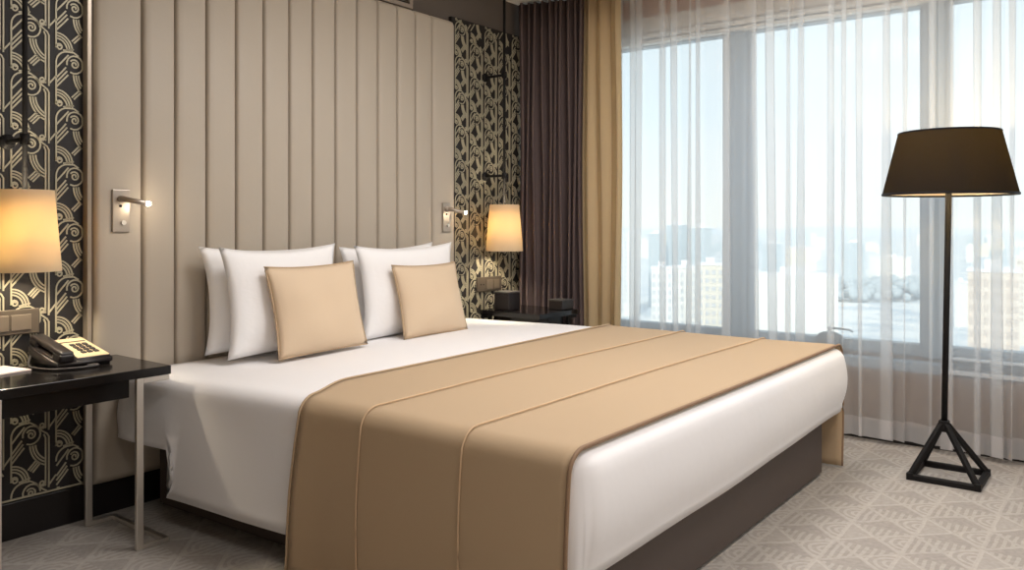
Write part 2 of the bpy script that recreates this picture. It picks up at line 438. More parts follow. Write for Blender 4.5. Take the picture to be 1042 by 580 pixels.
# ------------------------------------------------------------------ wall lamps hanging on rods
def wall_lamp(x, label):
    yr = RY1 - .176
    t = thing('wall_lamp', label, 'lamp', (x, yr, .947), 0, 'cream shaded lamps on black wall rods')
    b = bmesh.new(); tube(b, [(0, 0, .20), (0, 0, CZ - .947)], .0085, 12); obj('rod', b, M['blackmetal'], t, True)
    for z in (.437, 1.028):
        b = bmesh.new()
        tube(b, [(0, 0, z), (0, .150, z)], .008, 10); tube(b, [(0, .138, z), (0, .1530, z)], .026, 20)
        tube(b, [(0, 0, z - .018), (0, 0, z + .018)], .015, 14)
        obj('wall_bracket', b, M['blackmetal'], t, True)
    b = bmesh.new(); lathe(b, [(.110, 0), (.087, .272), (.0855, .272), (.1085, 0), (.110, 0)], seg=56)
    sh = obj('lamp_shade', b, M['shade'], t, True); sh.location = (0, 0, -.005)
    b = bmesh.new()
    for k in range(3):
        a = R(120 * k + 20); tube(b, [(0, 0, .255), (.084 * math.cos(a), .084 * math.sin(a), .262)], .0018, 6)
    tube(b, [(0, 0, .222), (0, 0, .26)], .012, 12); obj('shade_holder', b, M['blackmetal'], t, True)
    b = bmesh.new(); lathe(b, [(.001, .150), (.015, .155), (.022, .175), (.018, .20), (.012, .225), (.001, .226)], seg=20)
    obj('bulb', b, M['bulb'], t, True)
    L = bpy.data.lights.new('lamp_bulb', 'POINT'); L.energy = 14.0; L.color = (1, .86, .64); L.shadow_soft_size = .028
    lo = bpy.data.objects.new('lamp_bulb', L); COL.objects.link(lo); lo.parent = t; lo.location = (0, 0, .112)
wall_lamp(1.165, 'lit cream shaded lamp on a black rod above the left nightstand')
wall_lamp(3.762, 'lit cream shaded lamp on a black rod above the right nightstand')

# ------------------------------------------------------------------ bed
def xl(y): return 1.622 - .088 * ss((y - 1.9) / 1.1)
def xr(y): return lerp(3.82, 3.585, ss((y - 1.05) / 2.0) * .5 + max(0, min(1, (y - 1.05) / 2)) * .5)
def ztop(x, y):
    return .548 + .020 * ss((x - 1.9) / 1.7) * ss((y - 1.05) / 1.5) + .004 * math.sin(x * 3.1 + y * 2) * math.sin(y * 2.7)

bed = thing('double_bed', 'wide double bed with dark brown upholstered base under white bedding', 'bed', (2.6, 2.0, 0))
bm = bmesh.new()
def quad_box(bm, pts, z0, z1, bev=.01):
    t = bmesh.new(); lo = [t.verts.new((p[0], p[1], z0)) for p in pts]; hi = [t.verts.new((p[0], p[1], z1)) for p in pts]
    t.faces.new(list(reversed(lo))); t.faces.new(hi)
    for i in range(4): t.faces.new((lo[i], lo[(i + 1) % 4], hi[(i + 1) % 4], hi[i]))
    if bev: bmesh.ops.bevel(t, geom=list(t.edges), offset=bev, segments=3, affect='EDGES')
    merge(bm, t)
quad_box(bm, [(1.77, 1.10), (3.66, 1.10), (3.47, 3.04), (1.68, 3.04)], .005, .30, .012)
bmesh.ops.translate(bm, vec=(-2.6, -2.0, 0), verts=bm.verts)
obj('bed_base', bm, M['valance'], bed)
bm = bmesh.new()
quad_box(bm, [(1.74, 1.10), (3.70, 1.10), (3.50, 3.045), (1.565, 3.045)], .29, .525, .045)
bmesh.ops.translate(bm, vec=(-2.6, -2.0, 0), verts=bm.verts)
mt = obj('mattress', bm, M['white'], bed, True)

# duvet: top sheet with rounded edges and skirts on three sides
def rr(d, r):                                  # drop from rounding at distance d from the edge
    return 0 if d >= r else r - math.sqrt(max(0, r * r - (r - d) ** 2))
Y0, Y1, RC, ER = 1.030, 3.035, .075, .062
def duvet():
    bm = bmesh.new()
    NX, NY = 60, 56
    def sp(n_, a=.022):                        # spacing finer near the ends
        return [0, .003, .008, .015, .024] + [lerp(.036, .964, i / (n_ - 11)) for i in range(n_ - 10)] + [.976, .985, .992, .997, 1]
    us = sp(NX); vs = [0, .003, .008, .015, .024] + [lerp(.036, 1, i / (NY - 5)) for i in range(NY - 4)]
    V = []
    for v in vs:
        row = []
        for u in us:
            y = lerp(Y0, Y1, v); x = lerp(xl(y), xr(y), u)
            # rounded plan corners at the foot
            for cx, sgn in ((xl(Y0) + RC, -1), (xr(Y0) - RC, 1)):
                dx, dy = (x - cx) * sgn, (Y0 + RC) - y
                if dx > 0 and dy > 0:
                    m_ = max(dx, dy); L = math.hypot(dx, dy); f = m_ / L
                    x = cx + sgn * dx * f; y = Y0 + RC - dy * f
            d = min(x - xl(y), xr(y) - x, y - Y0)
            for cx, sgn in ((xl(Y0) + RC, -1), (xr(Y0) - RC, 1)):
                dx, dy = (x - cx) * sgn, (Y0 + RC) - y
                if dx > 0 and dy > 0: d = RC - math.hypot(dx, dy)
            row.append(bm.verts.new((x, y, ztop(x, y) - rr(max(d, 0), ER))))
        V.append(row)
    for a, b_ in zip(V, V[1:]):
        for i in range(len(a) - 1): bm.faces.new((a[i], a[i + 1], b_[i + 1], b_[i]))
    # boundary path: left from head to foot, foot, right to head
    path = [V[j][0] for j in range(len(V) - 1, 0, -1)] + [V[0][i] for i in range(len(us))] + [V[j][-1] for j in range(1, len(V))]
    pts = [p.co.copy() for p in path]
    nrm = []
    for i in range(len(pts)):
        a, c = pts[max(i - 2, 0)], pts[min(i + 2, len(pts) - 1)]; d = (c - a); d.z = 0; d.normalize(); nrm.append(Vector((d.y, -d.x, 0)))
    L0 = 0; length = [0]
    for i in range(1, len(pts)): length.append(length[-1] + (pts[i] - pts[i - 1]).length)
    prev = path; K = 9
    for k in range(1, K + 1):
        ring = []
        for i, p in enumerate(pts):
            side = nrm[i]
            if side.x < -.6: hem = lerp(.125, .105, ss((2.6 - p.y) / 1.5)); 
            elif side.x > .6: hem = .275
            else:
                hem = .243 + .025 * ss((p.x - 2.4) / 1.3)
            if side.x < -.25 and p.y < 1.4: hem = lerp(.235, .11, ss((p.y - 1.05) / .2))
            if side.x < -.6 and p.y > 2.66: hem = .30 if p.y > 2.70 else .2   # drop ends near the pillows
            t = k / K
            z = lerp(p.z, hem, t)
            out = .012 * math.sin(PI * min(1, t * 1.15)) + .0045 * math.sin(length[i] * 9 + 1) * t * t * (.25 if side.y < -.6 else 1) - (.02 * t * t if side.y < -.6 else 0)
            if side.x < -.6: out += .012 * t
            yy_ = p.y + (0.09 * t if (side.x < -.6 and 2.3 < p.y < 2.67) else 0) * ss((p.y - 2.3) / .35)
            ring.append(bm.verts.new((p.x + side.x * out, yy_ + side.y * out, z)))
        for i in range(len(ring) - 1):
            bm.faces.new((prev[i + 1], prev[i], ring[i], ring[i + 1]))
        prev = ring
    return bm
dv = obj('duvet', duvet(), M['white'], None, True)
mod_solid(dv, .010)
tag(dv, 'smooth white duvet draped over the double bed', 'duvet')

# tan bed runner
def runner():
    bm = bmesh.new(); rows = []
    ys = [1.068 + (2.175 - 1.068) * i / 40 for i in range(41)]
    NA = 60
    for j, y in enumerate(ys):
        yw = y
        row = []; o_ = .016
        left_h, right_h = .012, .008
        X0, X1 = xl(y) - o_, xr(y) + o_
        fr = rr(y - Y0, ER)
        def pt(x, z, yo=0): return (x, y + yo, z)
        # left drop
        zt = ztop(X0 + ER, y) - fr + .013
        nd = 16
        for k in range(nd):
            t = 1 - k / nd
            z = lerp(zt - ER, left_h, t)
            bul = .010 * math.sin(PI * min(1, t * 1.1)) + .010 * t + .005 * math.sin(y * 11 + 1) * t
            flare = -.12 * ss((y - 1.9) / .27) + .055 * ss((y - 1.9) / .3) * t
            row.append(pt(X0 - bul, z, flare))
        for k in range(7):
            a = R(90 * k / 6); xq = X0 + ER - ER * math.cos(a)
            row.append(pt(xq, zt - ER + ER * math.sin(a), -.12 * ss((y - 1.9) / .27) * (1 - ss((xq - 1.60) / .30))))
        for k in range(1, NA):
            x = lerp(X0 + ER, X1 - ER, k / NA)
            zz = ztop(x, y) - fr + .013
            bend = -.12 * ss((y - 1.9) / .27) * (1 - ss((x - 1.60) / .30))
            row.append((x, y + bend, zz))
        zt = ztop(X1 - ER, y) - fr + .013
        for k in range(7):
            a = R(90 - 90 * k / 6); row.append(pt(X1 - ER + ER * math.cos(a), zt - ER + ER * math.sin(a)))
        for k in range(1, nd + 1):
            t = k / nd; z = lerp(zt - ER, right_h, t)
            row.append(pt(X1 + .014 * math.sin(PI * t * .9) - .012 * t, z))
        rows.append(row)
    grid(bm, [list(reversed(r_)) for r_ in rows])
    return bm, rows, ys
rb, rrows, rys = runner()
rn = thing('bed_runner', 'tan woven bed runner with pale piping lines across the foot of the bed', 'bed runner', (0, 0, 0))
ro = obj('runner_cloth', rb, M['runner'], rn, True); mod_solid(ro, .006, 1)
def line_on(rows, j, dy=0, r=.004, up=.006):
    bm = bmesh.new(); row = rows[j]
    pts = []
    for i, p in enumerate(row):
        a = Vector(row[max(i - 1, 0)]); c = Vector(row[min(i + 1, len(row) - 1)]); d = c - a; d.y = 0; d.normalize()
        nn = Vector((-d.z, 0, d.x)); q = Vector(p) + nn * up; pts.append((q.x, q.y + dy, q.z))
    tube(bm, pts, r, 8); return bm
for yy in (1.39, 1.795):
    j = min(range(len(rys)), key=lambda k: abs(rys[k] - yy))
    obj('piping', line_on(rrows, j, 0, .0028, .0055), M['piping'], rn, True)
obj('edge_piping', line_on(rrows, 0, -.002, .0055, .003), M['hem_dark'], rn, True)
obj('edge_piping', line_on(rrows, len(rrows) - 1, .001, .0040, .003), M['runner'], rn, True)

# pillows -------------------------------------------------------
def pillow_mesh(w, h, t, pinch=.07, flange=0, seed=0, sag=.3):
    bm = bmesh.new(); N = 22; rg = random.Random(seed); ph = [rg.uniform(0, 6) for _ in range(6)]
    sides = []
    for s_ in (1, -1):
        rows = []
        for j in range(N + 1):
            v = j / N * 2 - 1; row = []
            for i in range(N + 1):
                u = i / N * 2 - 1
                fx = 1 - pinch * (1 - abs(v) ** 2.2); fz = 1 - pinch * (1.15 if v > 0 else .35) * (1 - abs(u) ** 2.2)
                x = u * w / 2 * fx; z = v * h / 2 * fz
                prof = (max(0, 1 - abs(u) ** 2.6) * max(0, 1 - abs(v) ** 2.6)) ** .62
                wr = 1 + .05 * math.sin(u * 5 + ph[0] + v * 2) + .04 * math.sin(v * 7 + ph[1] - u * 3)
                y = s_ * (-t / 2) * prof * wr * (1 - sag * .35 * v)
                row.append((x, y, z))
            rows.append(row)
        sides.append(rows)
    A = [[bm.verts.new(p) for p in r_] for r_ in sides[0]]
    B = []
    for j in range(N + 1):
        B.append([A[j][i] if (i in (0, N) or j in (0, N)) else bm.verts.new(sides[1][j][i]) for i in range(N + 1)])
    for j in range(N):
        for i in range(N):
            bm.faces.new((A[j][i], A[j][i + 1], A[j + 1][i + 1], A[j + 1][i]))
            bm.faces.new((B[j][i + 1], B[j][i], B[j + 1][i], B[j + 1][i + 1]))
    edge = [sides[0][0][i] for i in range(N + 1)] + [sides[0][j][N] for j in range(1, N + 1)] + \
           [sides[0][N][i] for i in range(N - 1, -1, -1)] + [sides[0][j][0] for j in range(N - 1, -1, -1)]
    return bm, edge
def pillow(name, cx, cy, w, h, t, lean, yaw, roll, m, label, cat, group, seed, pinch=.07, pip=None, z0=None):
    bm, edge = pillow_mesh(w, h, t, pinch, seed=seed)
    zb = (z0 if z0 is not None else ztop(cx, cy) + .006)
    cz = zb + h / 2 * math.cos(lean) - .0
    if pip is None:
        o = obj(name, bm, m, None, True)
    else:
        o = thing(name, label, cat); obj('cushion_cover', bm, m, o, True)
        b2 = bmesh.new(); tube(b2, edge + [edge[1]], .0035, 6, cap=False); obj('piping', b2, pip, o, True)
    o.location = (cx, cy, cz); o.rotation_euler = (Matrix.Rotation(yaw, 4, 'Z') @ Matrix.Rotation(-lean, 4, 'X') @ Matrix.Rotation(roll, 4, 'Y')).to_euler()
    return tag(o, label, cat, group)
G1, G2 = 'white pillows against the headboard', 'beige cushions in front of the pillows'
pillow('pillow', 2.165, 2.958, .70, .435, .115, R(6), 0, R(0), M['pillow'], 'white pillow at far left, leaning on the headboard behind another pillow', 'pillow', G1, 1, .10, z0=.578)
pillow('pillow', 2.860, 2.958, .64, .430, .115, R(6), 0, R(-1), M['pillow'], 'rearmost white pillow of the right pair, only its top edge showing', 'pillow', G1, 2, .10, z0=.572)
pillow('pillow', 2.135, 2.850, .595, .445, .12, R(7), R(1), R(-.5), M['pillow'], 'front white pillow of the left pair, directly behind the left beige cushion', 'pillow', G1, 3, .10, z0=.570)
pillow('pillow', 2.875, 2.850, .665, .440, .12, R(7), R(-1), R(-.5), M['pillow'], 'front white pillow of the right pair, directly behind the right beige cushion', 'pillow', G1, 4, .10, z0=.567)
pillow('cushion', 2.225, 2.745, .475, .375, .11, R(13), R(1), R(-1), M['beige'], 'left square beige cushion with thin piping on the bed', 'cushion', G2, 5, .06, M['runner'], z0=.566)
pillow('cushion', 2.920, 2.750, .450, .350, .11, R(14), R(0), R(0), M['beige'], 'right square beige cushion with thin piping on the bed', 'cushion', G2, 6, .06, M['runner'], z0=.566)

# ------------------------------------------------------------------ nightstands
def nightstand(x0, x1, y0, y1, zt, label, legm='chrome'):
    cx, cy = (x0 + x1) / 2, (y0 + y1) / 2; w, d = x1 - x0, y1 - y0
    t = thing('nightstand', label, 'nightstand', (cx, cy, 0), 0, 'black nightstands beside the bed')
    obj('table_top', BX(-w / 2, w / 2, -d / 2, d / 2, zt - .030, zt, bevel=.0015), M['lacquer'], t)
    ins = .108 if w > .5 else .08
    dr = obj('drawer', BX(-w / 2 + ins + .024, w / 2 - ins - .024, -d / 2 + .03, d / 2 - .02, zt - .095, zt - .031, bevel=.003), M['lacquer'], t)
    for s_ in (-1, 1):
        xo, xi = s_ * (w / 2 - .004), s_ * (w / 2 - ins)
        b = bmesh.new(); bw, bt = .024, .016
        for yy_ in (-d / 2 + .012, d / 2 - .012):
            box(b, xi - bw / 2, xi + bw / 2, yy_ - bt / 2, yy_ + bt / 2, .0, zt - .031, bevel=.002)
            a, c = sorted((xi + s_ * bw / 2, xo))
            box(b, a, c, yy_ - bt / 2, yy_ + bt / 2, zt - .031 - .018, zt - .0305, bevel=.002)
            box(b, a, c, yy_ - bt / 2, yy_ + bt / 2, 0, .014, bevel=.002)
        a, c = sorted((xo, xo - s_ * .02))
        box(b, a, c, -d / 2 + .012, d / 2 - .012, 0, .014, bevel=.002)
        obj('leg_frame', b, M[legm], t)
    return t
nightstand(.870, 1.520, 2.665, 3.050, .610, 'black lacquer nightstand with chrome leg frames left of the bed, holding a telephone')
nightstand(3.652, 4.035, 2.62, 3.050, .600, 'black nightstand right of the bed beside the purple drape', 'blackmetal')

# telephone ------------------------------------------------------
ph = thing('telephone', 'black desk telephone with cream keypad plate on the left nightstand', 'telephone', (1.315, 2.965, .6102), R(2))
def wedge(bm, x0, x1, y0, y1, z0, zf, zb, bev=.006):
    t = bmesh.new()
    v = [t.verts.new(p) for p in ((x0, y0, z0), (x1, y0, z0), (x1, y1, z0), (x0, y1, z0), (x0, y0, zf), (x1, y0, zf), (x1, y1, zb), (x0, y1, zb))]
    for f in ((3, 2, 1, 0), (4, 5, 6, 7), (0, 1, 5, 4), (1, 2, 6, 5), (2, 3, 7, 6), (3, 0, 4, 7)): t.faces.new([v[i] for i in f])
    if bev: bmesh.ops.bevel(t, geom=list(t.edges), offset=bev, segments=3, affect='EDGES')
    merge(bm, t)
b = bmesh.new(); wedge(b, -.095, .100, -.105, .105, 0, .030, .075, .009)
obj('body', b, M['plastic'], ph, True)
def sl(y): return lerp(.030, .075, (y + .105) / .21)
b = bmesh.new(); v = []
wedge(b, -.020, .090, -.095, .100, .028, sl(-.095) + .0022, sl(.10) + .0022, .0008)
obj('keypad_plate', b, M['faceplate'], ph)
for r_ in range(4):
    for c_ in range(3):
        yk = -.062 + .026 * r_; xk = .012 + .022 * c_
        b = bmesh.new(); wedge(b, xk, xk + .016, yk, yk + .017, sl(yk), sl(yk) + .006, sl(yk + .017) + .006, .001)
        obj('key', b, M['greykey'], ph)
b = bmesh.new(); wedge(b, -.012, .082, .058, .062, sl(.058), sl(.058) + .004, sl(.062) + .004, 0); obj('label_strip', b, M['greykey'], ph)
b = bmesh.new()
t = bmesh.new(); box(t, -.024, .024, -.110, .110, .006, .026, bevel=.009, seg=3); merge(b, t)
for yy_ in (-.086, .086):
    t = bmesh.new(); box(t, -.026, .026, yy_ - .028, yy_ + .028, -.012, .018, bevel=.009, seg=3); merge(b, t)
hs = obj('handset', b, M['plastic'], ph, True); hs.location = (-.062, 0, .057); hs.rotation_euler = (math.atan2(.045, .21), 0, 0)
pts = []
for k in range(30):
    t_ = k / 29; p = [(-.09, .09), (-.125, .02), (-.11, -.085), (-.05, -.128), (.02, -.135), (.035, -.118), (.005, -.104)]
    f = t_ * (len(p) - 1); i = min(int(f), len(p) - 2); q = f - i; q2 = q
    p0, p1, p2, p3 = p[max(i - 1, 0)], p[i], p[i + 1], p[min(i + 2, len(p) - 1)]
    cr = lambda a, b_, c, d: .5 * ((2 * b_) + (-a + c) * q + (2 * a - 5 * b_ + 4 * c - d) * q * q + (-a + 3 * b_ - 3 * c + d) * q ** 3)
    pts.append((cr(p0[0], p1[0], p2[0], p3[0]), cr(p0[1], p1[1], p2[1], p3[1]), .0055 + (.03 * (1 - t_ * 6) if t_ < .166 else 0)))
b = bmesh.new(); tube(b, pts, .0042, 8); obj('cord', b, M['greykey'], ph, True)

# note card ------------------------------------------------------
b = BX(-.11, .11, -.075, .075, 0, .006, bevel=.001)
o = obj('note_card', b, M['paper']); o.location = (1.055, 2.985, .6102); o.rotation_euler = (0, 0, R(10))
tag(o, 'pale pink note card lying left of the telephone', 'paper')

# black box on the right nightstand
cb = thing('tissue_box', 'small black box on the right nightstand below the lamp', 'box', (3.76, 2.93, .6002), R(0))
obj('box_body', BX(-.055, .055, -.055, .055, 0, .10, bevel=.005), M['plastic'], cb)
obj('box_lid', BX(-.058, .058, -.058, .058, .100, .108, bevel=.003), M['greykey'], cb)
cb = thing('storage_box', 'dark leather box at the outer corner of the right nightstand', 'box', (3.98, 2.70, .6002), R(-4))
obj('box_body', BX(-.055, .055, -.05, .05, 0, .050, bevel=.004), M['plastic'], cb)
obj('box_lid', BX(-.058, .058, -.053, .053, .050, .058, bevel=.003), M['greykey'], cb)

# ------------------------------------------------------------------ drapes
def drape(name, A, B, n, amp, z0, z1, m, label, seed, th=.004, spread=0, hang=.05):
    rg = random.Random(seed); A, B = Vector(A), Vector(B); d = B - A; L = d.length; t = d / L; nn = Vector((-t.y, t.x))
    ws = [rg.uniform(.7, 1.4) for _ in range(n)]; tot = sum(ws); amps = [rg.uniform(.6, 1.15) for _ in range(n)]
    bounds = [0]
    for w in ws: bounds.append(bounds[-1] + w / tot)
    K = 10; rows = []
    phs = [rg.uniform(0, 6) for _ in range(3)]
    for jz in range(15):
        v = jz / 14; z = lerp(z1, z0, v); row = []
        for i in range(n):
            for k in range(K + (i == n - 1)):
                q = k / K; s_ = lerp(bounds[i], bounds[i + 1], q)
                off = amp * amps[i] * math.sin(2 * PI * q) * (1 + .12 * math.sin(5 * v + phs[0] + i))
                sk = .012 * math.sin(2 * PI * q * 2) + .012 * math.sin(v * 4 + i * 1.7 + phs[1]) * math.sin(PI * v)
                p = A + t * (s_ * L + sk) + nn * off
                row.append((p.x, p.y, z))
        rows.append(row)
    bm = bmesh.new(); grid(bm, rows)
    o = obj(name, bm, m, None, True); mod_solid(o, th, 0)
    return tag(o, label, 'curtain')
drape('heavy_curtain', (4.085, 3.09), (4.205, 2.685), 10, .040, .015, CZ - .012, M['purple'], 'dark aubergine blackout drape hanging in the corner beside the right nightstand', 3)
drape('heavy_curtain', (4.215, 2.70), (4.235, 2.445), 3, .030, .015, CZ - .012, M['gold'], 'gold satin drape hanging between the purple drape and the white sheer', 11)

def sheer(name, X, Ya, Yb, seed, label):
    rg = random.Random(seed); knots = []; y = Ya; x = X
    # plan path: flat runs broken by narrow folded-back pleats
    knots.append((y, 0.0))
    while y > Yb:
        run = rg.choice([.05, .07, .09, .11, .15]) * rg.uniform(.8, 1.2)
        y -= run; knots.append((y, rg.uniform(-.016, .012)))
        if rg.random() < .85:
            back = rg.uniform(.015, .060)
            knots.append((y + back, rg.uniform(.008, .022))); knots.append((y - rg.uniform(0, .01), rg.uniform(.024, .04)))
    jit = [(rg.uniform(-.022, .022), rg.uniform(-.012, .012)) for _ in knots]
    def rowat(z, extra=0):
        v = (CZ - z) / CZ; row = []
        pts = [(k[0] + j[0] * ss((v - .1) * 1.1) , X + k[1] + j[1] * v + .010 * math.sin(k[0] * 9)) for k, j in zip(knots, jit)]
        sub = 4
        for i in range(len(pts) - 1):
            p0, p1, p2, p3 = pts[max(i - 1, 0)], pts[i], pts[i + 1], pts[min(i + 2, len(pts) - 1)]
            for k in range(sub + (i == len(pts) - 2)):
                q = k / sub
                cr = lambda a, b_, c, d: .5 * ((2 * b_) + (-a + c) * q + (2 * a - 5 * b_ + 4 * c - d) * q * q + (-a + 3 * b_ - 3 * c + d) * q ** 3)
                row.append((lerp(p1[1], p2[1], q) + extra, lerp(p1[0], p2[0], q) * .5 + .5 * cr(p0[0], p1[0], p2[0], p3[0]), z))
        return row
    t = thing(name, label, 'curtain')
    zs = [CZ - .02] + [lerp(CZ - .1, .125, i / 9) for i in range(10)]
    bm = bmesh.new(); grid(bm, [rowat(z) for z in zs]); obj('voile', bm, M['sheer'], t, True)
    bm = bmesh.new(); grid(bm, [rowat(z) for z in (.125, .08, .028)]); obj('hem', bm, M['sheerhem'], t, True)
    return t
sheer('sheer_curtain', 4.335, 2.62, .80, 5, 'white sheer curtain in front of the left and middle windows, next to the gold drape')
sheer('sheer_curtain', 4.320, .76, -1.50, 8, 'white sheer curtain in front of the right window, behind the floor lamp')
struct('trim_6', BX(4.27, 4.29, -1.6, 2.66, CZ - .018, CZ - .0002), M['frame_lt'])

# canister with lever on the ledge
cn = thing('canister', 'grey round topped canister with lever handle on the ledge behind the bed', 'canister', (4.448, 1.30, .4155), R(0))
b = bmesh.new(); lathe(b, [(.001, 0), (.034, 0), (.036, .004), (.036, .085), (.034, .110), (.028, .128), (.016, .142), (.001, .146)], seg=36)
bmesh.ops.scale(b, vec=(1, 2.0, .80), verts=b.verts); obj('canister_body', b, M['greyplastic'], cn, True)
b = bmesh.new(); tube(b, [(0, 0, .10), (0, 0, .136)], .009, 12); tube(b, [(0, .012, .135), (0, -.07, .134), (0, -.10, .131), (0, -.118, .121)], [.006, .0055, .005, .004], 10)
obj('lever', b, M['grille'], cn, True)

# ------------------------------------------------------------------ floor lamp
fl = thing('floor_lamp', 'tall floor lamp with wide black shade and black pyramid base near the window', 'lamp', (3.955, .655, 0))
b = bmesh.new(); h_ = .128; c4 = [(-h_, -h_), (h_, -h_), (h_, h_), (-h_, h_)]
for i in range(4):
    a, c = c4[i], c4[(i + 1) % 4]; bar(b, (a[0], a[1], .0125), (c[0], c[1], .0125), .025, .025)
for a in c4: box(b, a[0] - .0135, a[0] + .0135, a[1] - .0135, a[1] + .0135, 0, .03, bevel=.003)
obj('base_frame', b, M['blackmetal'], fl)
ap = (-.012, .016, .235)
for a in c4:
    b = bmesh.new(); bar(b, (a[0], a[1], .016), (ap[0] + a[0] * .06, ap[1] + a[1] * .06, ap[2]), .023, .023); obj('leg', b, M['blackmetal'], fl)
b = bmesh.new(); tube(b, [(ap[0], ap[1], .200), (0, 0, 1.26)], .0125, 16); obj('pole', b, M['blackmetal'], fl, True)
b = bmesh.new(); box(b, ap[0] - .02, ap[0] + .02, ap[1] - .02, ap[1] + .02, .205, .25, bevel=.005); obj('collar', b, M['blackmetal'], fl)
b = bmesh.new(); lathe(b, [(.264, 1.228), (.200, 1.496)], seg=72); sh = obj('lamp_shade', b, M['shade_dark'], fl, True)
b = bmesh.new(); lathe(b, [(.261, 1.2285), (.1975, 1.4955)], seg=72); obj('shade_lining', b, M['shade_in'], fl, True)
b = bmesh.new(); lathe(b, [(.265, 1.224), (.267, 1.229), (.265, 1.234), (.2595, 1.232), (.2595, 1.226), (.265, 1.224)], seg=72)
lathe(b, [(.201, 1.492), (.2025, 1.496), (.200, 1.4995), (.196, 1.497), (.196, 1.493), (.201, 1.492)], seg=72); obj('shade_rim', b, M['blackmetal'], fl, True)
b = bmesh.new()
for k in range(3):
    a = R(120 * k + 40); tube(b, [(0, 0, 1.475), (.197 * math.cos(a), .197 * math.sin(a), 1.492)], .0025, 6)
tube(b, [(0, 0, 1.26), (0, 0, 1.30)], .018, 14); tube(b, [(0, 0, 1.30), (0, 0, 1.475)], .003, 8)
obj('shade_holder', b, M['blackmetal'], fl, True)
b = bmesh.new(); lathe(b, [(.001, 1.30), (.014, 1.302), (.018, 1.33), (.030, 1.37), (.030, 1.395), (.018, 1.415), (.001, 1.42)], seg=20)
bmesh.ops.translate(b, vec=(.035, 0, 0), verts=b.verts); obj('bulb', b, M['bulb'], fl, True)
L = bpy.data.lights.new('floor_bulb', 'POINT'); L.energy = 10; L.color = (1, .74, .40); L.shadow_soft_size = .03
lo = bpy.data.objects.new('floor_bulb', L); COL.objects.link(lo); lo.parent = fl; lo.location = (0, 0, 1.455)

# ------------------------------------------------------------------ city outside, haze painted into pale colours
TH = R(37.6); cT, sT = math.cos(TH), math.sin(TH); FOC = 829.
def far(u, dist):
    k = (u - 521) / FOC; return (dist * (cT + k * sT), dist * (sT - k * cT))
def zat(v, dist): return 1.1 - (v - 228) * dist / FOC
GZ = -62.0
M['ground'] = mat('haze_tinted_ground', (.62, .66, .70), .9)  # ground paled, distance haze is put into its colour
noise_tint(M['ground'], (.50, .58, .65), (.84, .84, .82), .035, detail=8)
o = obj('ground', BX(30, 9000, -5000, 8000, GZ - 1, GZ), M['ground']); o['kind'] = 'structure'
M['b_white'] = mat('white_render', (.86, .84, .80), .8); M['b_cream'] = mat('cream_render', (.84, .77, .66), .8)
M['b_grey'] = mat('haze_tinted_grey_green', (.52, .59, .63), .8); M['b_rose'] = mat('rose_beige_render', (.78, .66, .56), .8)  # grey lightened to paint in the haze over far towers
M['b_roof'] = mat('snowy_roof', (.9, .9, .92), .8); M['b_glass'] = mat('haze_tinted_blue_window', (.60, .63, .66), .4)  # pane colour lightened, haze painted in
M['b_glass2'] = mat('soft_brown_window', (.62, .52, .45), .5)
M['ridge'] = mat('haze_tinted_ridge', (.70, .76, .81), .9)  # ridge colour carries painted haze
M['tree'] = mat('haze_tinted_trees', (.50, .57, .61), .9)  # tree colour washed out by painted haze

def building(u0, u1, vt, dist, m, wm, nx, nz, label, depth=14, zrow=None):
    """block whose face looks towards the room"""
    xc, yc = far((u0 + u1) / 2, dist); w = (u1 - u0) * dist / FOC; zt = zat(vt, dist); H = zt - GZ
    t = thing('building', label, 'building', (xc, yc, GZ), math.atan2(yc, xc) + PI / 2, 'city buildings outside the windows')
    obj('wall', BX(-w / 2, w / 2, -depth, 0, 0, H), m, t)
    bm = bmesh.new(); box(bm, -w / 2 - .3, w / 2 + .3, -depth - .3, .3, H, H + .7); box(bm, -w * .15, w * .18, -depth * .7, -depth * .3, H + .7, H + 3)
    obj('roof', bm, M['b_roof'], t)
    if nx:
        cw = w / nx; rh = min(3.3, H / nz); proto = None
        for r_ in range(nz):
            for c_ in range(nx):
                x = -w / 2 + cw * (c_ + .5); z = H - rh * (r_ + .85)
                if z < 2: continue
                if proto is None:
                    proto = obj('window', BX(-cw * .27, cw * .27, -.02, .12, -rh * .26, rh * .26), wm, t); proto.location = (x, 0, z)
                else:
                    q = proto.copy(); COL.objects.link(q); q.parent = t; q.location = (x, 0, z)
    return t
# the block's local -y must point away from the room: rotate so local +y faces it
building(663, 684, 274, 330, M['b_white'], M['b_glass'], 4, 12, 'white apartment block with window rows, leftmost of the row of three')
building(686, 708, 273, 333, M['b_white'], M['b_glass'], 4, 12, 'white apartment block with window rows, middle one of the row of three')
building(710, 736, 270, 327, M['b_cream'], M['b_glass'], 4, 12, 'cream apartment block with window rows, rightmost of the row of three')
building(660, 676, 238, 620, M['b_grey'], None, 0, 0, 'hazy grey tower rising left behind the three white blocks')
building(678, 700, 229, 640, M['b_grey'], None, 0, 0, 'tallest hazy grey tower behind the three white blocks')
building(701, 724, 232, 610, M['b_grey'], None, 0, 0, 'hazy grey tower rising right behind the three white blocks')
building(634, 650, 238, 560, M['b_white'], M['b_glass'], 3, 14, 'slim pale tower beside the gold drape')
building(768, 850, 281, 300, M['b_white'], None, 0, 0, 'broad bright white building seen through the middle window')
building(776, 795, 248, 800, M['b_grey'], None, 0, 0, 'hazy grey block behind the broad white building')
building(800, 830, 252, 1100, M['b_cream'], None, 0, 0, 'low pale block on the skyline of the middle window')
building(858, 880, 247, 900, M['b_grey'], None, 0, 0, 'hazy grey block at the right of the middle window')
building(886, 925, 262, 900, M['b_white'], None, 0, 0, 'long white block left of the wide mullion behind the lamp pole')
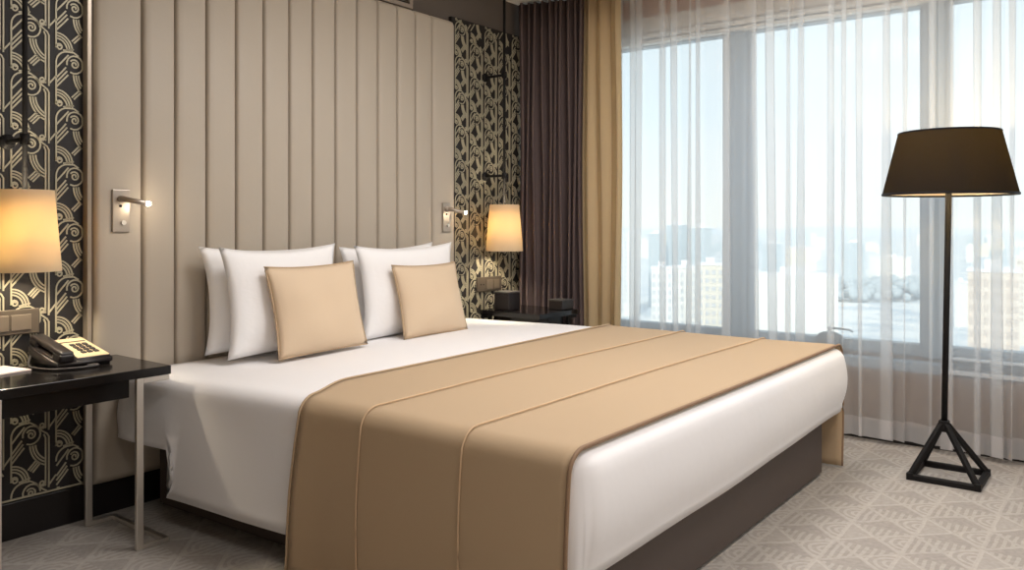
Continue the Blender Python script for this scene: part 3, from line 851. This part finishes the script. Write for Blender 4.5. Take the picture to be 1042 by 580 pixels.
building(988, 1034, 277, 210, M['b_rose'], M['b_glass2'], 7, 13, 'rose beige apartment block with window grid seen right of the lamp pole', 16)
building(1036, 1075, 262, 420, M['b_cream'], M['b_glass2'], 4, 10, 'cream block at the right edge of the view')
building(972, 984, 288, 500, M['b_white'], None, 0, 0, 'small white block between lamp pole and rose beige block')
building(744, 766, 262, 480, M['b_cream'], None, 0, 0, 'pale block behind the first wide mullion')
building(598, 632, 258, 400, M['b_cream'], M['b_glass'], 5, 10, 'cream block hidden partly by the gold drape')
rg = random.Random(21)
bpal = [M['b_white'], M['b_cream'], M['b_grey']]
for k in range(46):
    dist = rg.uniform(1250, 2800); u = rg.uniform(560, 1120); wpx = rg.uniform(8, 26) * 1000 / dist; v = 228 + FOC * (62 - rg.uniform(10, 34)) / dist
    xc, yc = far(u, dist); w = wpx * dist / FOC; H = zat(v, dist) - GZ
    bm = bmesh.new(); box(bm, -w / 2, w / 2, -12, 0, 0, H); box(bm, -w * .2, w * .2, -9, -3, H, H + 2.5)
    o = obj('distant_building', bm, bpal[k % 3]); o.location = (xc, yc, GZ); o.rotation_euler = (0, 0, math.atan2(yc, xc) + PI / 2)
    tag(o, 'small hazy building in the distant city beyond the windows', 'building', 'distant city blocks')
# tree belt: lumpy row, haze put into its colour
bm = bmesh.new(); rg = random.Random(4)
for k in range(260):
    u = rg.uniform(800, 935); dist = rg.uniform(655, 800); x, y = far(u, dist)
    t = bmesh.new(); bmesh.ops.create_icosphere(t, subdivisions=1, radius=rg.uniform(3, 5.5))
    for v_ in t.verts: v_.co *= rg.uniform(.75, 1.25)
    merge(bm, t, Matrix.Translation((x, y, GZ + 7 + rg.uniform(-3, 4))))
    tube(bm, [(x, y, GZ), (x, y, GZ + 6)], .4, 5)
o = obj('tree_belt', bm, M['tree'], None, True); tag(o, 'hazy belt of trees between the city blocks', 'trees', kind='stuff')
# distant ridge
bm = bmesh.new(); rows = [[], [], []]
for k in range(80):
    a = R(-12 + 62 * k / 79); hgt = 14 + 8 * math.sin(k * .23) + 6 * math.sin(k * .71 + 1) + 20
    for i, (D, hh) in enumerate(((5200, 0), (6000, hgt), (7200, 0))): rows[i].append((D * math.cos(a), D * math.sin(a), GZ + hh))
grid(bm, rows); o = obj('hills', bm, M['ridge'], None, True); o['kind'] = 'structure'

# ------------------------------------------------------------------ sky, sun, added ceiling fill
W = bpy.data.worlds.new('sky'); S.world = W; W.use_nodes = True
n = W.node_tree.nodes; l = W.node_tree.links; bg = n['Background']
tc = n.new('ShaderNodeTexCoord'); mp = n.new('ShaderNodeMapping'); mp.inputs['Scale'].default_value = (1, 1, 3.5)
nz = n.new('ShaderNodeTexNoise'); nz.inputs['Scale'].default_value = 1.6; nz.inputs['Detail'].default_value = 5
rp = n.new('ShaderNodeValToRGB'); rp.color_ramp.elements[0].position = .35; rp.color_ramp.elements[1].position = .72
rp.color_ramp.elements[0].color = (.80, .90, .96, 1); rp.color_ramp.elements[1].color = (.97, .98, 1, 1)
sep = n.new('ShaderNodeSeparateXYZ'); gr = n.new('ShaderNodeMapRange'); gr.inputs['From Min'].default_value = 0; gr.inputs['From Max'].default_value = .13
mxc = n.new('ShaderNodeMix'); mxc.data_type = 'RGBA'; mxc.inputs[6].default_value = (1.0, .985, .93, 1)
l.new(tc.outputs['Generated'], mp.inputs['Vector']); l.new(mp.outputs['Vector'], nz.inputs['Vector']); l.new(nz.outputs['Fac'], rp.inputs['Fac'])
l.new(tc.outputs['Generated'], sep.inputs[0]); l.new(sep.outputs[2], gr.inputs['Value']); l.new(gr.outputs['Result'], mxc.inputs[0])
l.new(rp.outputs['Color'], mxc.inputs[7]); l.new(mxc.outputs[2], bg.inputs['Color'])
bg.inputs['Strength'].default_value = 1.42
Ls = bpy.data.lights.new('sun', 'SUN'); Ls.energy = 2.3; Ls.angle = R(2); Ls.color = (1, .93, .82)
so = bpy.data.objects.new('sun', Ls); COL.objects.link(so); so.rotation_euler = (R(0), R(-58), R(20))

def fill_light(x, y, e, size=.75, col=(1, .955, .925)):  # unseen soft lights without fixtures, added to brighten the room
    L = bpy.data.lights.new('ceiling_fill', 'AREA'); L.shape = 'DISK'; L.size = size; L.energy = e; L.color = col
    o = bpy.data.objects.new('ceiling_fill', L); COL.objects.link(o); o.location = (x, y, CZ - .02); return o
for x, y, e in ((.5, .3, 13), (2.4, .0, 22), (2.3, 1.6, 22), (3.3, 1.3, 15), (.6, -1.3, 13), (2.6, -1.4, 17)): fill_light(x, y, e)

# daylight portals at the windows
for ya, yb in bays:
    L = bpy.data.lights.new('portal', 'AREA'); L.shape = 'RECTANGLE'; L.size = WT - WB; L.size_y = ya - yb; L.cycles.is_portal = True
    o = bpy.data.objects.new('portal', L); COL.objects.link(o); o.location = (FX - .16, (ya + yb) / 2, (WT + WB) / 2); o.rotation_euler = (0, R(90), 0)

# ------------------------------------------------------------------ camera and view
cam = bpy.data.cameras.new('camera'); cam.sensor_width = 36; cam.lens = 36 * FOC / 1042; cam.shift_y = -62 / 1042
cam.clip_end = 20000; cam.clip_start = .02
co = bpy.data.objects.new('camera', cam); COL.objects.link(co); co.location = (0, 0, 1.1); co.rotation_euler = (R(90), 0, TH - R(90))
S.camera = co
S.view_settings.view_transform = 'Standard'; S.view_settings.look = 'None'; S.view_settings.gamma = 1; S.view_settings.use_curve_mapping = False
S.view_settings.exposure = 0
S.cycles.use_denoising = True
S.cycles.max_bounces = 10; S.cycles.diffuse_bounces = 6; S.cycles.transparent_max_bounces = 40; S.cycles.sample_clamp_indirect = 6
S.cycles.caustics_reflective = False; S.cycles.caustics_refractive = False
